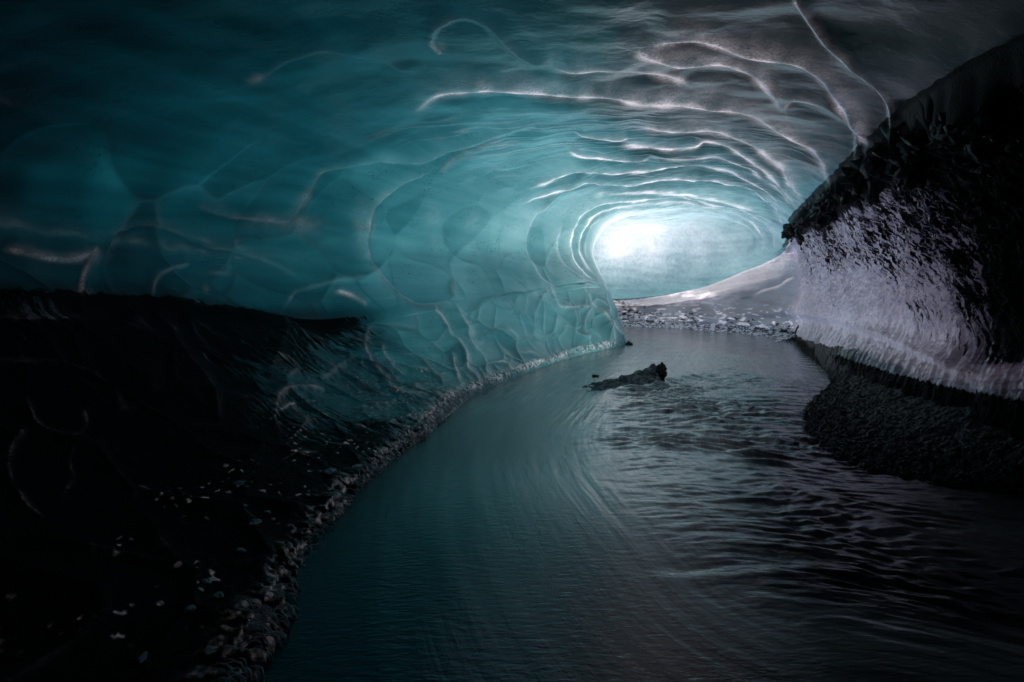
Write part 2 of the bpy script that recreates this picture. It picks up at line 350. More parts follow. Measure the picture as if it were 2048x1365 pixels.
R_ = 'right'
rg([(1455,636),(1530,632),(1600,632),(1700,655),(1800,692),(1880,730),(1960,775)], 7, 24, 12, .2, zone=R_)
rg([(1430,606),(1455,603),(1490,600),(1512,590),(1550,572),(1605,545)], 6, 10, 8, .3, zone=R_)
rg([(1215,600),(1300,606),(1370,604),(1430,606),(1455,603)], 4, 6, 8, .35, zone=R_)
rg([(1430,612),(1450,628),(1455,650)], 3, 5, 5, .1, zone=R_)
rg([(1240,622),(1300,618),(1380,624),(1440,630)], 4, 6, 6, .2, zone=R_)
def densify(p, k=5):
    p = np.array(p, float)
    if len(p) < 3: return p
    return spline(p, np.linspace(0, len(p) - 1, (len(p) - 1) * k + 1), 0)
H = np.zeros((nu, nv)); FR = np.zeros((nu, nv)); ST = np.zeros((nu, nv)); DK = np.zeros((nu, nv))
wob = perlin(B[..., 0] * 2.2, B[..., 1] * 2.2, B[..., 2] * 2.2)
wob2 = perlin(B[..., 0] * 7, B[..., 1] * 7, B[..., 2] * 7 + 3)
PXw = PX + 2.5 * wob + 1.2 * wob2; PYw = PY + 3.0 * perlin(B[..., 0]*2.2+9, B[..., 1]*2.2, B[..., 2]*2.2) + 1.2 * wob2
zone_low = TVg < 3.02
for pts, h, wa, wb, fr, fa, zone in R:
    p = densify(pts)
    m = max(wa, wb) * 5 + 10
    sel = (PXw > p[:, 0].min() - m) & (PXw < p[:, 0].max() + m) & (PYw > p[:, 1].min() - m) & (PYw < p[:, 1].max() + m) & (PD > .1)
    sel &= (zone_low if zone == 'low' else (TVg >= 9.0) if zone == 'right' else (TVg >= 2.9) & (TVg < 8.95))
    if zone == 'roof': sel &= ~((TVg < 5) & (TUg > 9.6))
    idx = np.nonzero(sel); 
    if len(idx[0]) == 0: continue
    x, y = PXw[idx], PYw[idx]
    best = np.full(len(x), 1e9); sg = np.ones(len(x)); al = np.zeros(len(x))
    cum = np.concatenate([[0], np.cumsum(np.linalg.norm(np.diff(p, axis=0), axis=1))]); tot = cum[-1]
    for k in range(len(p) - 1):
        a, b = p[k], p[k + 1]; d = b - a; l2 = d @ d + 1e-9
        t = np.clip(((x - a[0]) * d[0] + (y - a[1]) * d[1]) / l2, 0, 1)
        ex, ey = x - (a[0] + t * d[0]), y - (a[1] + t * d[1])
        dd = np.hypot(ex, ey); c = d[0] * ey - d[1] * ex
        up = dd < best
        best = np.where(up, dd, best); sg = np.where(up, np.sign(c), sg); al = np.where(up, cum[k] + t * math.sqrt(l2), al)
    W = np.where(sg > 0, wb, wa)
    taper = smooth(-.02, .14, al / tot) * smooth(-.02, .14, 1 - al / tot)
    r = np.sqrt(best**2 + 1.2**2) - 1.2
    step = np.tanh(-best * sg / 5.0) * np.exp(-best / (W * 1.3)) if zone != 'low' else 0
    H[idx] += (h * (.75 if zone == 'roof' else .8) * np.exp(-r / W) + h * .8 * step) * taper * PD[idx] / FPX
    if zone == 'roof': ST[idx] += step * taper * min(1, fr + .25)
    if zone == 'roof' and fr >= .6: DK[idx] = np.maximum(DK[idx], np.where(sg > 0, np.exp(-((best - 1.7 * wb) / (1.1 * wb))**2) * smooth(2, 6, best), 0) * taper * (.3 + .7 * np.exp(-np.maximum(0, best - 2.5 * wb) / wb)))
    wf = np.where(sg > 0, wb * .22, wa * .6)
    cw = (min(wa * .34, 9) if fr >= .7 else 3.6) if zone == 'roof' else 2.2
    core = np.exp(-(best / (cw * np.where(sg > 0, 1.1, .6)))**2)
    md = np.clip(.75 + 1.3 * perlin(al / 38., best / 30., len(pts) + h * 3.1), .08, 1.5)
    FR[idx] = np.maximum(FR[idx], 1.35 * fr * min(1, .35 + fr) * taper * ((.22 if fr < .42 else .5 if fr < .6 else 2.1 if zone == 'roof' else .9) * core * np.maximum(md, .3) + .30 * np.exp(-(best / (wf * 1.2))**1.5) * (.4 + .6 * md)))
FRl = FR.copy()
# many faint nested melt rings round the far arch
rn = fbm(su[:, None] * 3.4 + .5 * wob, svl * .45, 6, 2, .5)
rz = smooth(5.2, 6.6, TUg) * smooth(10.6, 9.6, TUg) * smooth(5.3, 6.2, TVg) * smooth(8.9, 8.4, TVg)
FR += .34 * rz * np.exp(-(rn / .07)**2) * np.clip(.5 + perlin(su[:, None] * 1.1, svl * .8, 2) * 1.6, 0, 1)
H += .012 * rz * np.exp(-np.abs(rn) / .15)
# broad soft patches: rough, bubbly ice with reflected glow painted in
def patch(px, py, rx, ry, a, rot=0):
    c, s = math.cos(rot), math.sin(rot)
    dx, dy = PXw - px, PYw - py
    q = ((dx * c + dy * s) / rx)**2 + ((-dx * s + dy * c) / ry)**2
    FR[:] = FR + .15 * a * np.exp(-q) * (PD > .1) * np.clip(.8 + .8 * wob2 + .8 * wob, .2, 1.6) * (1 - .5 * np.clip(FR, 0, 1))
patch(1370, 85, 80, 26, .40); patch(1450, 110, 90, 20, .45, .2); patch(1480, 185, 110, 24, .38, .35); patch(1600, 240, 80, 22, .30, .6)
patch(1350, 178, 130, 18, .30); patch(1300, 235, 130, 16, .32); patch(1430, 240, 110, 20, .38, .2); patch(1560, 300, 60, 20, .38, .8)
patch(1330, 270, 150, 14, .38); patch(1480, 300, 80, 18, .42, .4); patch(1420, 325, 150, 16, .40); patch(1560, 370, 40, 60, .5, -.4)
patch(1350, 350, 160, 18, .40); patch(1450, 375, 120, 20, .42, .2); patch(1630, 350, 26, 50, .5, -.3); patch(1735, 320, 26, 26, .4)
patch(1330, 372, 160, 16, .40); patch(1540, 430, 30, 50, .45, -.2); patch(1785, 260, 16, 40, .32, -.2)
patch(600, 448, 50, 16, .32, .1); patch(540, 445, 60, 14, .18); patch(610, 395, 10, 20, .40, .5); patch(722, 455, 16, 44, .36); patch(744, 450, 6, 30, .35)
patch(872, 435, 22, 20, .26); patch(870, 470, 14, 50, .16); patch(945, 430, 18, 26, .26); patch(945, 470, 14, 50, .14); patch(985, 430, 10, 26, .15)
patch(880, 275, 16, 8, .22); patch(1000, 285, 16, 10, .25); patch(940, 360, 10, 14, .22); patch(510, 148, 14, 9, .6, -.5); patch(848, 222, 14, 7, .4)
patch(885, 95, 8, 18, .4, -.3); patch(155, 582, 26, 8, .40); patch(190, 512, 16, 14, .28); patch(110, 518, 60, 8, .16); patch(440, 550, 26, 4, .35)
patch(411, 580, 6, 7, .5); patch(695, 588, 26, 5, .35); patch(1070, 592, 14, 12, .2); patch(830, 632, 12, 6, .4); patch(985, 650, 10, 8, .4)
patch(600, 690, 40, 60, .08); patch(235, 715, 10, 6, .25); patch(1905, 40, 9, 60, .14, -.4); patch(1932, 130, 4, 50, .12, .3); patch(1545, 3, 40, 8, .35)
patch(1040, 690, 90, 14, .14); patch(1130, 715, 80, 14, .12); patch(780, 860, 60, 10, .04)
FR = FRl * (1 - .45 * DK) + (FR - FRl).clip(0) * (1 - .9 * DK)
FR *= (TVg < 90) & ~((TVg < 5) & (TUg > 9.6))
FR += .10 * np.exp(-((PX - 1210) / 85)**2 - ((PY - 490) / 90)**2) * (TUg > 9.2) * (TVg > 5) * (TVg < 9.6)
FR += .58 * np.exp(-((PX - 1320) / 200)**2 - ((PY - 490) / 80)**2) * (TUg > 9.2) * (TVg > 5) * (TVg < 9.6)  # glow painted on the far wall to brighten the tunnel end
FR += .10 * np.exp(-((PX - 1350) / 260)**2 - ((PY - 430) / 90)**2) * (TUg <= 9.2) * (TVg > 3.1) * (TVg < 9.6)

FR += (TVg > 9.0) * (TUg > 8.8) * (.9 * np.exp(-((PX - 1385) / 52)**2 - ((PY - 590 - .05 * (PX - 1385)) / 8)**2) * np.clip(.7 + 1.4 * perlin(B[..., 0] * 5, B[..., 2] * 9, 1), 0, 1.3)
      + .5 * np.exp(-((PX - 1320) / 110)**2 - ((PY - 634) / 7)**2) * (perlin(B[..., 0] * 9, B[..., 2] * 16, 5) > .05))
FR += smooth(9.0, 9.6, TUg) * (TVg > 9.1) * .8 * np.clip((fbm(B[..., 0] * 4, B[..., 1] * 4, B[..., 2] * 12, 3, .6) - .25) * 4, 0, 1) * smooth(.9, .3, B[..., 2])  # pale glints painted low on the far wall
# frosted claws on the wall foot and clear specks frozen into the dark slope
nearL = (TVg < 2.2) & (PD > .3)
claw = np.abs(fbm(SUV[..., 0] * 13 + .8 * wob2, SUV[..., 1] * 7, 2, 3, .6)); claw = np.clip(1 - claw * 2.6, 0, 1)**1.6
band = np.exp(-((TVg - 1.16) / .10)**2) * smooth(1.3, 2.6, TUg) * (1 - smooth(8.4, 9.2, TUg)) * np.clip(.75 + 1.5 * perlin(SUV[..., 0] * 1.7, 1, 1), .15, 1.4)
FR += nearL * band * claw * 2.0; 
spk = np.clip((perlin(B[..., 0] * 30, B[..., 1] * 30, B[..., 2] * 30) - .42) * 6, 0, 1) * np.clip(perlin(B[..., 0] * 3.5, B[..., 1] * 3.5, 4) * 3, 0, 1)
FR += nearL * spk * .9 * np.exp(-((TVg - 1.45) / .40)**2) * (1 - smooth(5.5, 6.5, TUg)) * smooth(2.0, 3.5, TUg)
# natural melt scallops on the left walls: cells meeting in cusps
def worley(p, seed):
    ci = np.floor(p).astype(np.int64); F1 = np.full(len(p), 9.); F2 = np.full(len(p), 9.); ID = np.zeros(len(p))
    for i in (-1, 0, 1):
        for j in (-1, 0, 1):
            for k in (-1, 0, 1):
                c = ci + (i, j, k)
                hsh = _perm[_perm[_perm[(c[:, 0] + seed) & 255] + (c[:, 1] & 255)] + (c[:, 2] & 255)]
                o_ = np.stack([_perm[hsh] / 255., _perm[hsh + 37] / 255., _perm[hsh + 91] / 255.], -1)
                d = np.sqrt(((c + o_ - p)**2).sum(1))
                nw = d < F1
                F2 = np.where(nw, F1, np.minimum(F2, d)); ID = np.where(nw, hsh / 255., ID); F1 = np.where(nw, d, F1)
    return F1, F2, ID
SC_ = np.zeros((nu, nv)); SCT = np.zeros((nu, nv))
for (msk, size, amp, fro, seed) in [((TVg > 1.05) & (TVg < 3.0) & (TUg > 5.6) & (TUg < 9.7), .52, .022, .06, 3), ((TVg >= 2.95) & (TVg < 5.6) & (TUg > 2.5) & (TUg < 8.6), .85, .022, .008, 40), ((TVg > 1.2) & (TVg < 3.0) & (TUg > 1.5) & (TUg <= 5.7), .55, .030, .07, 80)]:
    ii = np.nonzero(msk); q_ = B[ii] / size; q_ = q_ + .35 * np.stack([perlin(q_[:, 0] * .8, q_[:, 1] * .8, q_[:, 2] * .8 + s_) for s_ in (0, 7, 13)], -1)
    F1, F2, ID = worley(q_, seed); e = F2 - F1
    fade = smooth(0, .25, TVg[ii] - (1.05 if seed != 40 else 2.95)) * (smooth(5.6, 4.6, TVg[ii]) if seed == 40 else smooth(3.0, 2.8, TVg[ii]))
    H[ii] += amp * np.exp(-e / .16) * fade
    md = np.clip(perlin(q_[:, 0] * 1.7, q_[:, 1] * 1.7, q_[:, 2] * 1.7) * 2.2 + .25, 0, 1)
    FR[ii] += fro * fade * np.exp(-e / .035) * md + fro * .6 * fade * np.exp(-(F1 - .5)**2 / .02) * np.exp(-e / .1) * md
    SCT[ii] += (ID - .5) * .30 * fade * smooth(0, .06, e)
# general relief: broad scallops + rough crust on the silt covered wall
x, y, z = B[..., 0], B[..., 1], B[..., 2]
H += .04 * fbm(x * .9, y * .9, z * .9, 3) * smooth(-.5, 1, TVg)
H += .0015 * fbm(x * 6, y * 6, z * 6, 3)
right = smooth(8.95, 9.06, TVg) * (1 - smooth(12.6, 13, TVg))
near_r = 1 - smooth(9.0, 10.4, TUg)
crust = smooth(9.0, 9.55, TVg) * (1 - smooth(10.6, 11.2, TVg))
DBR_up = .07 * smooth(1.2, 1.8, B[..., 2]) * (TUg < 9.5)
st_a = svl - su[:, None] * .9
rough_r = fbm(st_a * .8, (svl * .45 + su[:, None] * .9) * 3.2, 0, 5, .6)
H += near_r * crust * (.05 + .045 * rough_r * smooth(9.15, 9.7, TVg) + .03 * fbm(x * 9, y * 9, z * 9, 4, .65))
H += near_r * right * smooth(10.6, 11.2, TVg) * (.035 * fbm((su[:, None] * 1.0 + svl * .55) * 7, (svl) * 1.2, 2, 4, .55) + .012 * fbm(x * 14, y * 14, z * 14, 3))
# crust lip where the gravel meets the clear roof
lip = np.exp(-((TVg - 9.06) / .17)**2) * near_r * smooth(8.86, 9.0, TVg)
H += lip * (.02 + .20 * np.abs(fbm(x * 3.0, y * 3.0, z * 3.0, 2, .5)) + .02 * fbm(x * 9, y * 9, z * 9, 2, .5))
# far wall: gentle waves
far = smooth(9.6, 10.4, TUg) * smooth(7.5, 8.5, TVg)
H += far * .05 * fbm(svl * 1.8, su[:, None] * .5, 3, 3)
# dark left foot: pitted surface
lf = (1 - smooth(2.9, 3.05, TVg)) * (1 - smooth(5.6, 6.4, TUg))
H += lf * (.007 * fbm(x * 9, y * 9, z * 9, 4, .6) + .02 * fbm(x * 1.5, y * 1.5, z * 1.5, 2))
# ledge: dark undercut below the clear ice on the left
H -= .04 * np.exp(-((TVg - 2.88) / .09)**2) * (1 - smooth(6.0, 6.6, TUg))
# small icy knobs along the water line
H += nearL * band * claw * .015
rim = np.exp(-((TVg - 1.12) / .13)**2) * smooth(1.2, 2.5, TUg) * (1 - smooth(9.2, 10, TUg))
H += rim * .028 * np.abs(fbm(x * 16, y * 16, z * 16, 3, .6))

P = B + N * H[..., None]

# ice thickness anchors with light falloff painted in: (px, py, depth) are turned into points on the wall, then spread in space
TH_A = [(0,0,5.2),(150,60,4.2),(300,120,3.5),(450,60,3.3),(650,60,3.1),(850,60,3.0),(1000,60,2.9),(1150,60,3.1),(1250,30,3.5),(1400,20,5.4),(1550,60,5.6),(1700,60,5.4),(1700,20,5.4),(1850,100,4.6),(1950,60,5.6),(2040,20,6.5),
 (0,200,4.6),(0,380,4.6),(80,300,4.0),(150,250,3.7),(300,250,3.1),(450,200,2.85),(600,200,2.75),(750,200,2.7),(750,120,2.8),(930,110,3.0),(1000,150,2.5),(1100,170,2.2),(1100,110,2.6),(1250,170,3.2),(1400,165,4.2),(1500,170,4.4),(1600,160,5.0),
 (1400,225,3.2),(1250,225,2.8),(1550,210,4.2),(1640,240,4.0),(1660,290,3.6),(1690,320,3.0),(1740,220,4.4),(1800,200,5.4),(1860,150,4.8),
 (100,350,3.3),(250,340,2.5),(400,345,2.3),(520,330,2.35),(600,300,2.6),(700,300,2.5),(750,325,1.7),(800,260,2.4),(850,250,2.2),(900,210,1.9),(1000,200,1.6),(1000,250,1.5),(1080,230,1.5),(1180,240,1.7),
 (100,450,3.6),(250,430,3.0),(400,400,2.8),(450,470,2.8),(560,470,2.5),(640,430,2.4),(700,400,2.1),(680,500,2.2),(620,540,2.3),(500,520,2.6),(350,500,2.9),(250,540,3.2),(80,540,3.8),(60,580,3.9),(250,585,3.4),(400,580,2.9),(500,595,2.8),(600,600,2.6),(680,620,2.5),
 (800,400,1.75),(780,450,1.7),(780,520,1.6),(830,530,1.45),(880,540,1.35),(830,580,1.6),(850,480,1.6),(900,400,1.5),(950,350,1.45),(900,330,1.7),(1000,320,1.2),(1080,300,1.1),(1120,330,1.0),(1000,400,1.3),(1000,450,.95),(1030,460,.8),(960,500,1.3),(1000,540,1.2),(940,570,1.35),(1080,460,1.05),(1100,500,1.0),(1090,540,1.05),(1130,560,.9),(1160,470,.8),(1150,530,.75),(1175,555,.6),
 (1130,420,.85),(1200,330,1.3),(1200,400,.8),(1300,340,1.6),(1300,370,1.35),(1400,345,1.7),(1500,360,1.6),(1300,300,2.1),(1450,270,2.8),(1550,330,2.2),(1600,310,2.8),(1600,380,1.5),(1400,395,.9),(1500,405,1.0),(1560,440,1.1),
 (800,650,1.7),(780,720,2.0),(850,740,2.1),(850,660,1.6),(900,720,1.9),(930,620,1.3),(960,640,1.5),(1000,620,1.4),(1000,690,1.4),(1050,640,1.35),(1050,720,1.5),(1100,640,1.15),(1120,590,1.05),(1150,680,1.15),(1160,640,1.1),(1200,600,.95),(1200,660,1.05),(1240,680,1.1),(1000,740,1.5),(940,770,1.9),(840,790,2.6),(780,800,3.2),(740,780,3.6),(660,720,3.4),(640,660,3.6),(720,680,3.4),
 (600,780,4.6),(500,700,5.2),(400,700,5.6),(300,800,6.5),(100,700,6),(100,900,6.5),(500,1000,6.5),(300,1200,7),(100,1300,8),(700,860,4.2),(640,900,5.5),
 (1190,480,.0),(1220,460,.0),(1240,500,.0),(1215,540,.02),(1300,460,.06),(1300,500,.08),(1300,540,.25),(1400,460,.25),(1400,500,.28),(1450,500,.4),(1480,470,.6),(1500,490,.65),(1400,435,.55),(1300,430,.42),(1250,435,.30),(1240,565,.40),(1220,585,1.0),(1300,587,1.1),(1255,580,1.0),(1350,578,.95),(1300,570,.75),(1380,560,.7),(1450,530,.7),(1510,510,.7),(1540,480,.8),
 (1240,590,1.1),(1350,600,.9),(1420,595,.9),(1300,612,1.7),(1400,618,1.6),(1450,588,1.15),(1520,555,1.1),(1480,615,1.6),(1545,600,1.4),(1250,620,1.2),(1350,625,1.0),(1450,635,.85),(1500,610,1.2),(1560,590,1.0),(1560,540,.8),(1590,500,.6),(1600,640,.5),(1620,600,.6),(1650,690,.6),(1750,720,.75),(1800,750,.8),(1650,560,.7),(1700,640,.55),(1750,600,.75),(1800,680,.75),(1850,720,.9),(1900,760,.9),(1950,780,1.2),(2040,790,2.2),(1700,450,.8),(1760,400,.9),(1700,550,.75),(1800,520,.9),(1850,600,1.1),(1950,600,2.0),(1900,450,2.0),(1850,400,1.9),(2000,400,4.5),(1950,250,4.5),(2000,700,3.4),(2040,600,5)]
DB_A = [(1590,470,.15),(1600,520,.15),(1630,440,.6),(1650,400,.50),(1700,380,.52),(1720,420,.46),(1700,480,.42),(1650,480,.48),(1620,500,.42),(1640,530,.33),(1620,560,.18),(1600,600,.08),(1650,600,.34),(1700,580,.33),(1700,540,.42),(1760,500,.44),(1800,540,.46),(1770,400,.46),(1760,350,.50),(1800,300,.60),(1850,260,.62),(1880,230,.74),(1800,360,.49),(1850,420,.49),(1900,350,.56),(1950,250,.62),(2000,200,.66),(2040,120,.95),(2040,400,.66),(1950,450,.54),(1870,500,.47),(1900,560,.50),(1950,600,.53),(2040,600,.9),(1850,600,.46),(1800,600,.34),(1750,600,.28),(1780,650,.22),(1700,650,.12),(1650,660,.0),(1850,655,.52),(1900,680,.5),(1850,700,.10),(1950,700,.55),(2040,700,.7),(1800,700,.0),(1750,700,.0),(1900,740,.05),(1980,770,.12),(2040,780,.2),
 (1500,600,.0),(1450,600,0),(1520,540,0),(1250,625,.5),(1235,612,.42),(1300,612,.38),(1360,618,.36),(1300,645,.4),(1400,645,.35),(1420,625,.2),(1400,600,.0)]
DBL_A = [(0,600,.62),(100,620,.55),(200,640,.7),(300,620,.72),(450,630,.95),(600,635,.95),(700,648,.62),(745,655,.45),(620,665,.60),(700,680,.52),(740,690,.4),(560,690,.62),(600,730,.55),(700,740,.2),(640,780,.25),(660,840,.45),(740,800,.05),(790,790,.0),(850,800,.15),(800,860,.5),(740,900,.62),(700,960,.66),(600,1100,.7),(500,900,.7),(400,800,.72),(100,750,.7),(100,1000,.8),(300,1200,.85),(830,650,.0),(800,700,0),(900,700,0),(1000,700,.05),(1100,640,.0),(1200,650,.0),(1100,730,.15),(950,780,.2),(880,820,.35)]
def world_anchors(A, mask):
    pts, vals = [], []
    ii = np.nonzero(mask.ravel())[0]
    px, py, pd = PX.ravel()[ii], PY.ravel()[ii], PD.ravel()[ii]
    flat = B.reshape(-1, 3)[ii]
    for ax, ay, v in A:
        ax = min(max(ax, 2), 2046)
        d = np.hypot(px - ax, py - ay); c = d < 14
        if not c.any(): c = d < d.min() + 3
        cand = np.nonzero(c)[0]; near = pd[cand].min()
        cand = cand[pd[cand] < near * 1.12 + .1]
        k = cand[np.argmin(d[cand])]
        pts.append(flat[k]); vals.append(v)
    return np.array(pts), np.array(vals)
def spread(A, mask, p=3.2, step=6):
    pts, vals = world_anchors(A, mask)
    iu = np.unique(np.append(np.arange(0, nu, step), nu - 1)); iv = np.unique(np.append(np.arange(0, nv, step), nv - 1))
    C = B[iu][:, iv]; num = 0; den = 0
    for q, v in zip(pts, vals):
        sc = max(.25, np.linalg.norm(q) * .05)           # anchors stand closer together near the viewer
        wgt = 1.0 / (((C - q)**2).sum(-1) + (sc * .35)**2)**(p / 2) * sc**p
        num = num + wgt * v; den = den + wgt
    F = num / den
    T = np.stack([np.interp(np.arange(nv), iv, r) for r in F])
    return np.stack([np.interp(np.arange(nu), iu, T[:, j]) for j in range(nv)], 1)
everywhere = (PD > .3)
TH = spread(TH_A, everywhere)
DBR = spread(DB_A, everywhere & (TVg > 9.0))
DBR = np.maximum(DBR, .78 * (1 - smooth(9.14, 9.55 , TVg)) * (1 - smooth(6.5, 8.6, TUg)) + .5 * (1 - smooth(9.10, 9.3, TVg)) * (TUg < 9.2))
DBR = np.maximum(DBR, .44 * smooth(9.0, 9.6, TUg) * smooth(.62, .30, B[..., 2] + .25 * perlin(B[..., 0] * 1.5, B[..., 1] * 1.5, 3)))
DBR = DBR + DBR_up
DBR = np.maximum(DBR, .85 * smooth(11.72, 11.95, TVg) * (TUg < 9.9))
DBL = spread(DBL_A, everywhere & (TVg < 3.1))
behind = 1 - smooth(-.2, 1.6, TUg)
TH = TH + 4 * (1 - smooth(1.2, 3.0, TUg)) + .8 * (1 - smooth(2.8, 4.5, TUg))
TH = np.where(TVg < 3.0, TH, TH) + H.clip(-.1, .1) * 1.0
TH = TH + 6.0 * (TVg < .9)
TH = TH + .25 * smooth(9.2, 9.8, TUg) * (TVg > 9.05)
TH = TH * (1 + .22 * DK) * (1 - .22 * np.clip(ST, -1.2, 1.2)) * (1 + SCT)  # ridge shading painted in: lighter above each line, darker below
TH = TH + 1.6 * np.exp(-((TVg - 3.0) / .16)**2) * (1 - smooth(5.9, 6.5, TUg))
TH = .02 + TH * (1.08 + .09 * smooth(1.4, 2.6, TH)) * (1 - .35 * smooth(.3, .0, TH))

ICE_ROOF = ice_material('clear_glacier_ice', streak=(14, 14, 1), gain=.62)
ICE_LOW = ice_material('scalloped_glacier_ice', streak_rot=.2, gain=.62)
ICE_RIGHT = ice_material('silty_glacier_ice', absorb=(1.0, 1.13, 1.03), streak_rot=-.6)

iv3 = int(np.searchsorted(TV, 3.0)); iv9 = int(np.searchsorted(TV, 9.0))
def shell(name, a, b, mat, deb):
    sl_ = slice(a, b + 1)
    return grid_mesh(name, P[:, sl_], mat, {'thick_tone': TH[:, sl_], 'frost_glow': FR[:, sl_], 'debris': deb[:, sl_]}, {'suv': SUV[:, sl_]}, flip=(sgn < 0))
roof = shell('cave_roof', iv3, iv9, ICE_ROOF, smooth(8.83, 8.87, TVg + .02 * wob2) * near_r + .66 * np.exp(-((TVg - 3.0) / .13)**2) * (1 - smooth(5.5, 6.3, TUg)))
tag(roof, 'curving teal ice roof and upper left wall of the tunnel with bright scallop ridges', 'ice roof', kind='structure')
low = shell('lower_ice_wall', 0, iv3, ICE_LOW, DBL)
tag(low, 'scalloped teal ice bulge and dark sloping ice foot along the left bank', 'ice wall', kind='structure')
iu9 = int(np.searchsorted(TU, 9.75))
def part_shell(name, u0, u1, mat):
    a = slice(u0, u1 + 1); b = slice(iv9, nv)
    return grid_mesh(name, P[a, b], mat, {'thick_tone': TH[a, b], 'frost_glow': FR[a, b], 'debris': DBR[a, b]}, {'suv': SUV[a, b]}, flip=(sgn < 0))
ICE_FAR = ice_material('pale_undercut_ice', absorb=(1.12, 1.08, 1.02), streak=(9, 9, 1))
fw = part_shell('undercut_ice_wall', iu9, nu - 1, ICE_FAR)
tag(fw, 'pale undercut ice above the far shore, below the bright end of the tunnel', 'ice wall', kind='structure')
rw = part_shell('silty_ice_wall', 0, iu9, ICE_RIGHT)
tag(rw, 'pale lavender ice wall streaked with black silt on the right side', 'ice wall', kind='structure')
# unseen dark cap added behind the viewer to keep light out of the passage
capm, ct = new_mat('unseen_cap_dark'); cp = ct.n('ShaderNodeBsdfPrincipled', ins={'Base Color': (.02, .025, .027, 1), 'Roughness': .4}); ct.n('ShaderNodeOutputMaterial', ins={0: cp.outputs[0]})
ring = P[0]; c0 = ring.mean(0)
capV = np.concatenate([ring, [c0]]); n0 = len(ring)
capF = np.array([(i, (i + 1) % n0, n0) for i in range(n0)])
cap = raw_mesh('unseen_passage_cap', capV, capF, capm); tag(cap, kind='structure')

# ------------------------------------------------------------------ ground below and outside
gm, gt = new_mat('snowy_ground')
gp = gt.n('ShaderNodeBsdfPrincipled', ins={'Base Color': gt.mix(gt.noise(gt.n('ShaderNodeNewGeometry').outputs['Position'], .3, 5), (.75, .77, .8, 1), (.5, .5, .52, 1)), 'Roughness': .7})
gt.n('ShaderNodeOutputMaterial', ins={0: gp.outputs[0]})
ground = raw_mesh('ground', [(-400, -400, -.45), (400, -400, -.45), (400, 400, -.45), (-400, 400, -.45)], [(0, 1, 2, 3)], gm)
tag(ground, kind='structure')

# ------------------------------------------------------------------ water
nY, nX = 900, 760
yy = np.concatenate([np.linspace(-5, .75, 14), np.exp(np.linspace(math.log(.8), math.log(18.5), nY))])
cc = np.linspace(-1, 1, nX)
WY = np.repeat(yy[:, None], nX, 1)
lo = np.interp(yy, [-5, .8, 3, 6, 8.4, 11.2, 13, 18.5], [-1.2, -1.2, -1.3, -.9, .1, 1.8, -.5, -3])
hi = np.interp(yy, [-5, .8, 2, 3, 5, 8, 11.2, 13.3, 15.5, 18.5], [3.3, 3.3, 3.5, 3.7, 4.3, 5.6, 6.9, 7.3, 6.2, 2.5])
WX = lo[:, None] + (hi - lo)[:, None] * (cc[None] * .5 + .5)
wpx, wpy, wd = project(np.stack([WX, WY, np.zeros_like(WX)], -1))
# main current: comes round the left corner, swings left of the middle and curls right past the viewer
cur = densify([on_plane(*q)[:2] for q in [(1300,690),(1230,740),(1180,800),(1140,850),(1128,900),(1150,980),(1200,1060),(1290,1160),(1420,1260),(1600,1330),(1800,1370)]], 6)
best = np.full(WX.shape, 1e9); sg = np.ones(WX.shape); al = np.zeros(WX.shape); cum = 0
for k in range(len(cur) - 1):
    a, b = cur[k], cur[k + 1]; d = b - a; l2 = d @ d + 1e-12
    t = ((WX - a[0]) * d[0] + (WY - a[1]) * d[1]) / l2
    if k > 0: t = np.maximum(t, 0)
    if k < len(cur) - 2: t = np.minimum(t, 1)
    ex, ey = WX - (a[0] + t * d[0]), WY - (a[1] + t * d[1]); dd = np.hypot(ex, ey)
    up = dd < best; c = d[0] * ey - d[1] * ex
    best = np.where(up, dd, best); sg = np.where(up, np.sign(c), sg); al = np.where(up, cum + t * math.sqrt(l2), al); cum += math.sqrt(l2)
q = best * sg                                     # + = right of the current seen from above? fixed below
inner = q if q[:, -1].mean() > 0 else -q          # positive towards the right bank
near_w = np.exp(-np.maximum(WY - 1.0, 0) / 9)
streak = fbm(inner * 13, al * 1.1, 0, 3, .6)
rip_amp = smooth(-.02, .5, inner) * (1 - smooth(5.5, 9, WY)) 
wx = WX + .15 * perlin(WX * 1.3, WY * 1.3, 4); wy = WY + .22 * perlin(WX * .9, WY * .9, 8) + .10 * (WX - 1.2)**2 * .3
rip = fbm(wx * 2.4, wy * 9.5 , 0, 3, .5) + .35 * fbm(wx * 7, wy * 22, 5, 2, .5)
h = .018 * rip * rip_amp * (.55 + .8 * smooth(.2, -.4, perlin(WX * .8, WY * .8, 2))) * np.clip(WY / 2.5, .75, 1.6)
h += .0055 * smooth(-.4, .5, perlin(WX * 1.6, WY * 1.1, 7)) * streak * np.exp(-(inner / .45)**2) * (1 - smooth(5, 7, WY))
h += .0030 * fbm(inner * 5, al * .9, 3, 2) * smooth(0, -.6, inner) * (1 - smooth(6, 8, WY))
h += .0045 * fbm(wx * 2.2, wy * 3.4, 6, 3, .5) * smooth(5, 7.5, WY)
# three standing waves and the arcs round them
for (ax, ay, rr, am) in [(1478,888,.13,.030),(1497,912,.15,.034),(1535,932,.16,.030),(1740,1050,.18,.02),(1390,1190,.12,.007),(1500,1180,.12,.006)]:
    g = on_plane(ax, ay); dx, dy = WX - g[0], (WY - g[1])
    h += am * np.exp(-(dx / (rr * 1.5))**2) * np.exp(-(dy / (rr * .55))**2) * -np.sin(dy / rr * 3.2)
c = on_plane(1390, 760); rr = np.hypot((WX - c[0]) * .75, WY - c[1])
h += .0055 * np.sin(rr * 24 + 1.2 * perlin(WX * 1.5, WY * 1.5)) * np.exp(-((rr - 2.4) / .8)**2) * smooth(.1, .8, inner) 
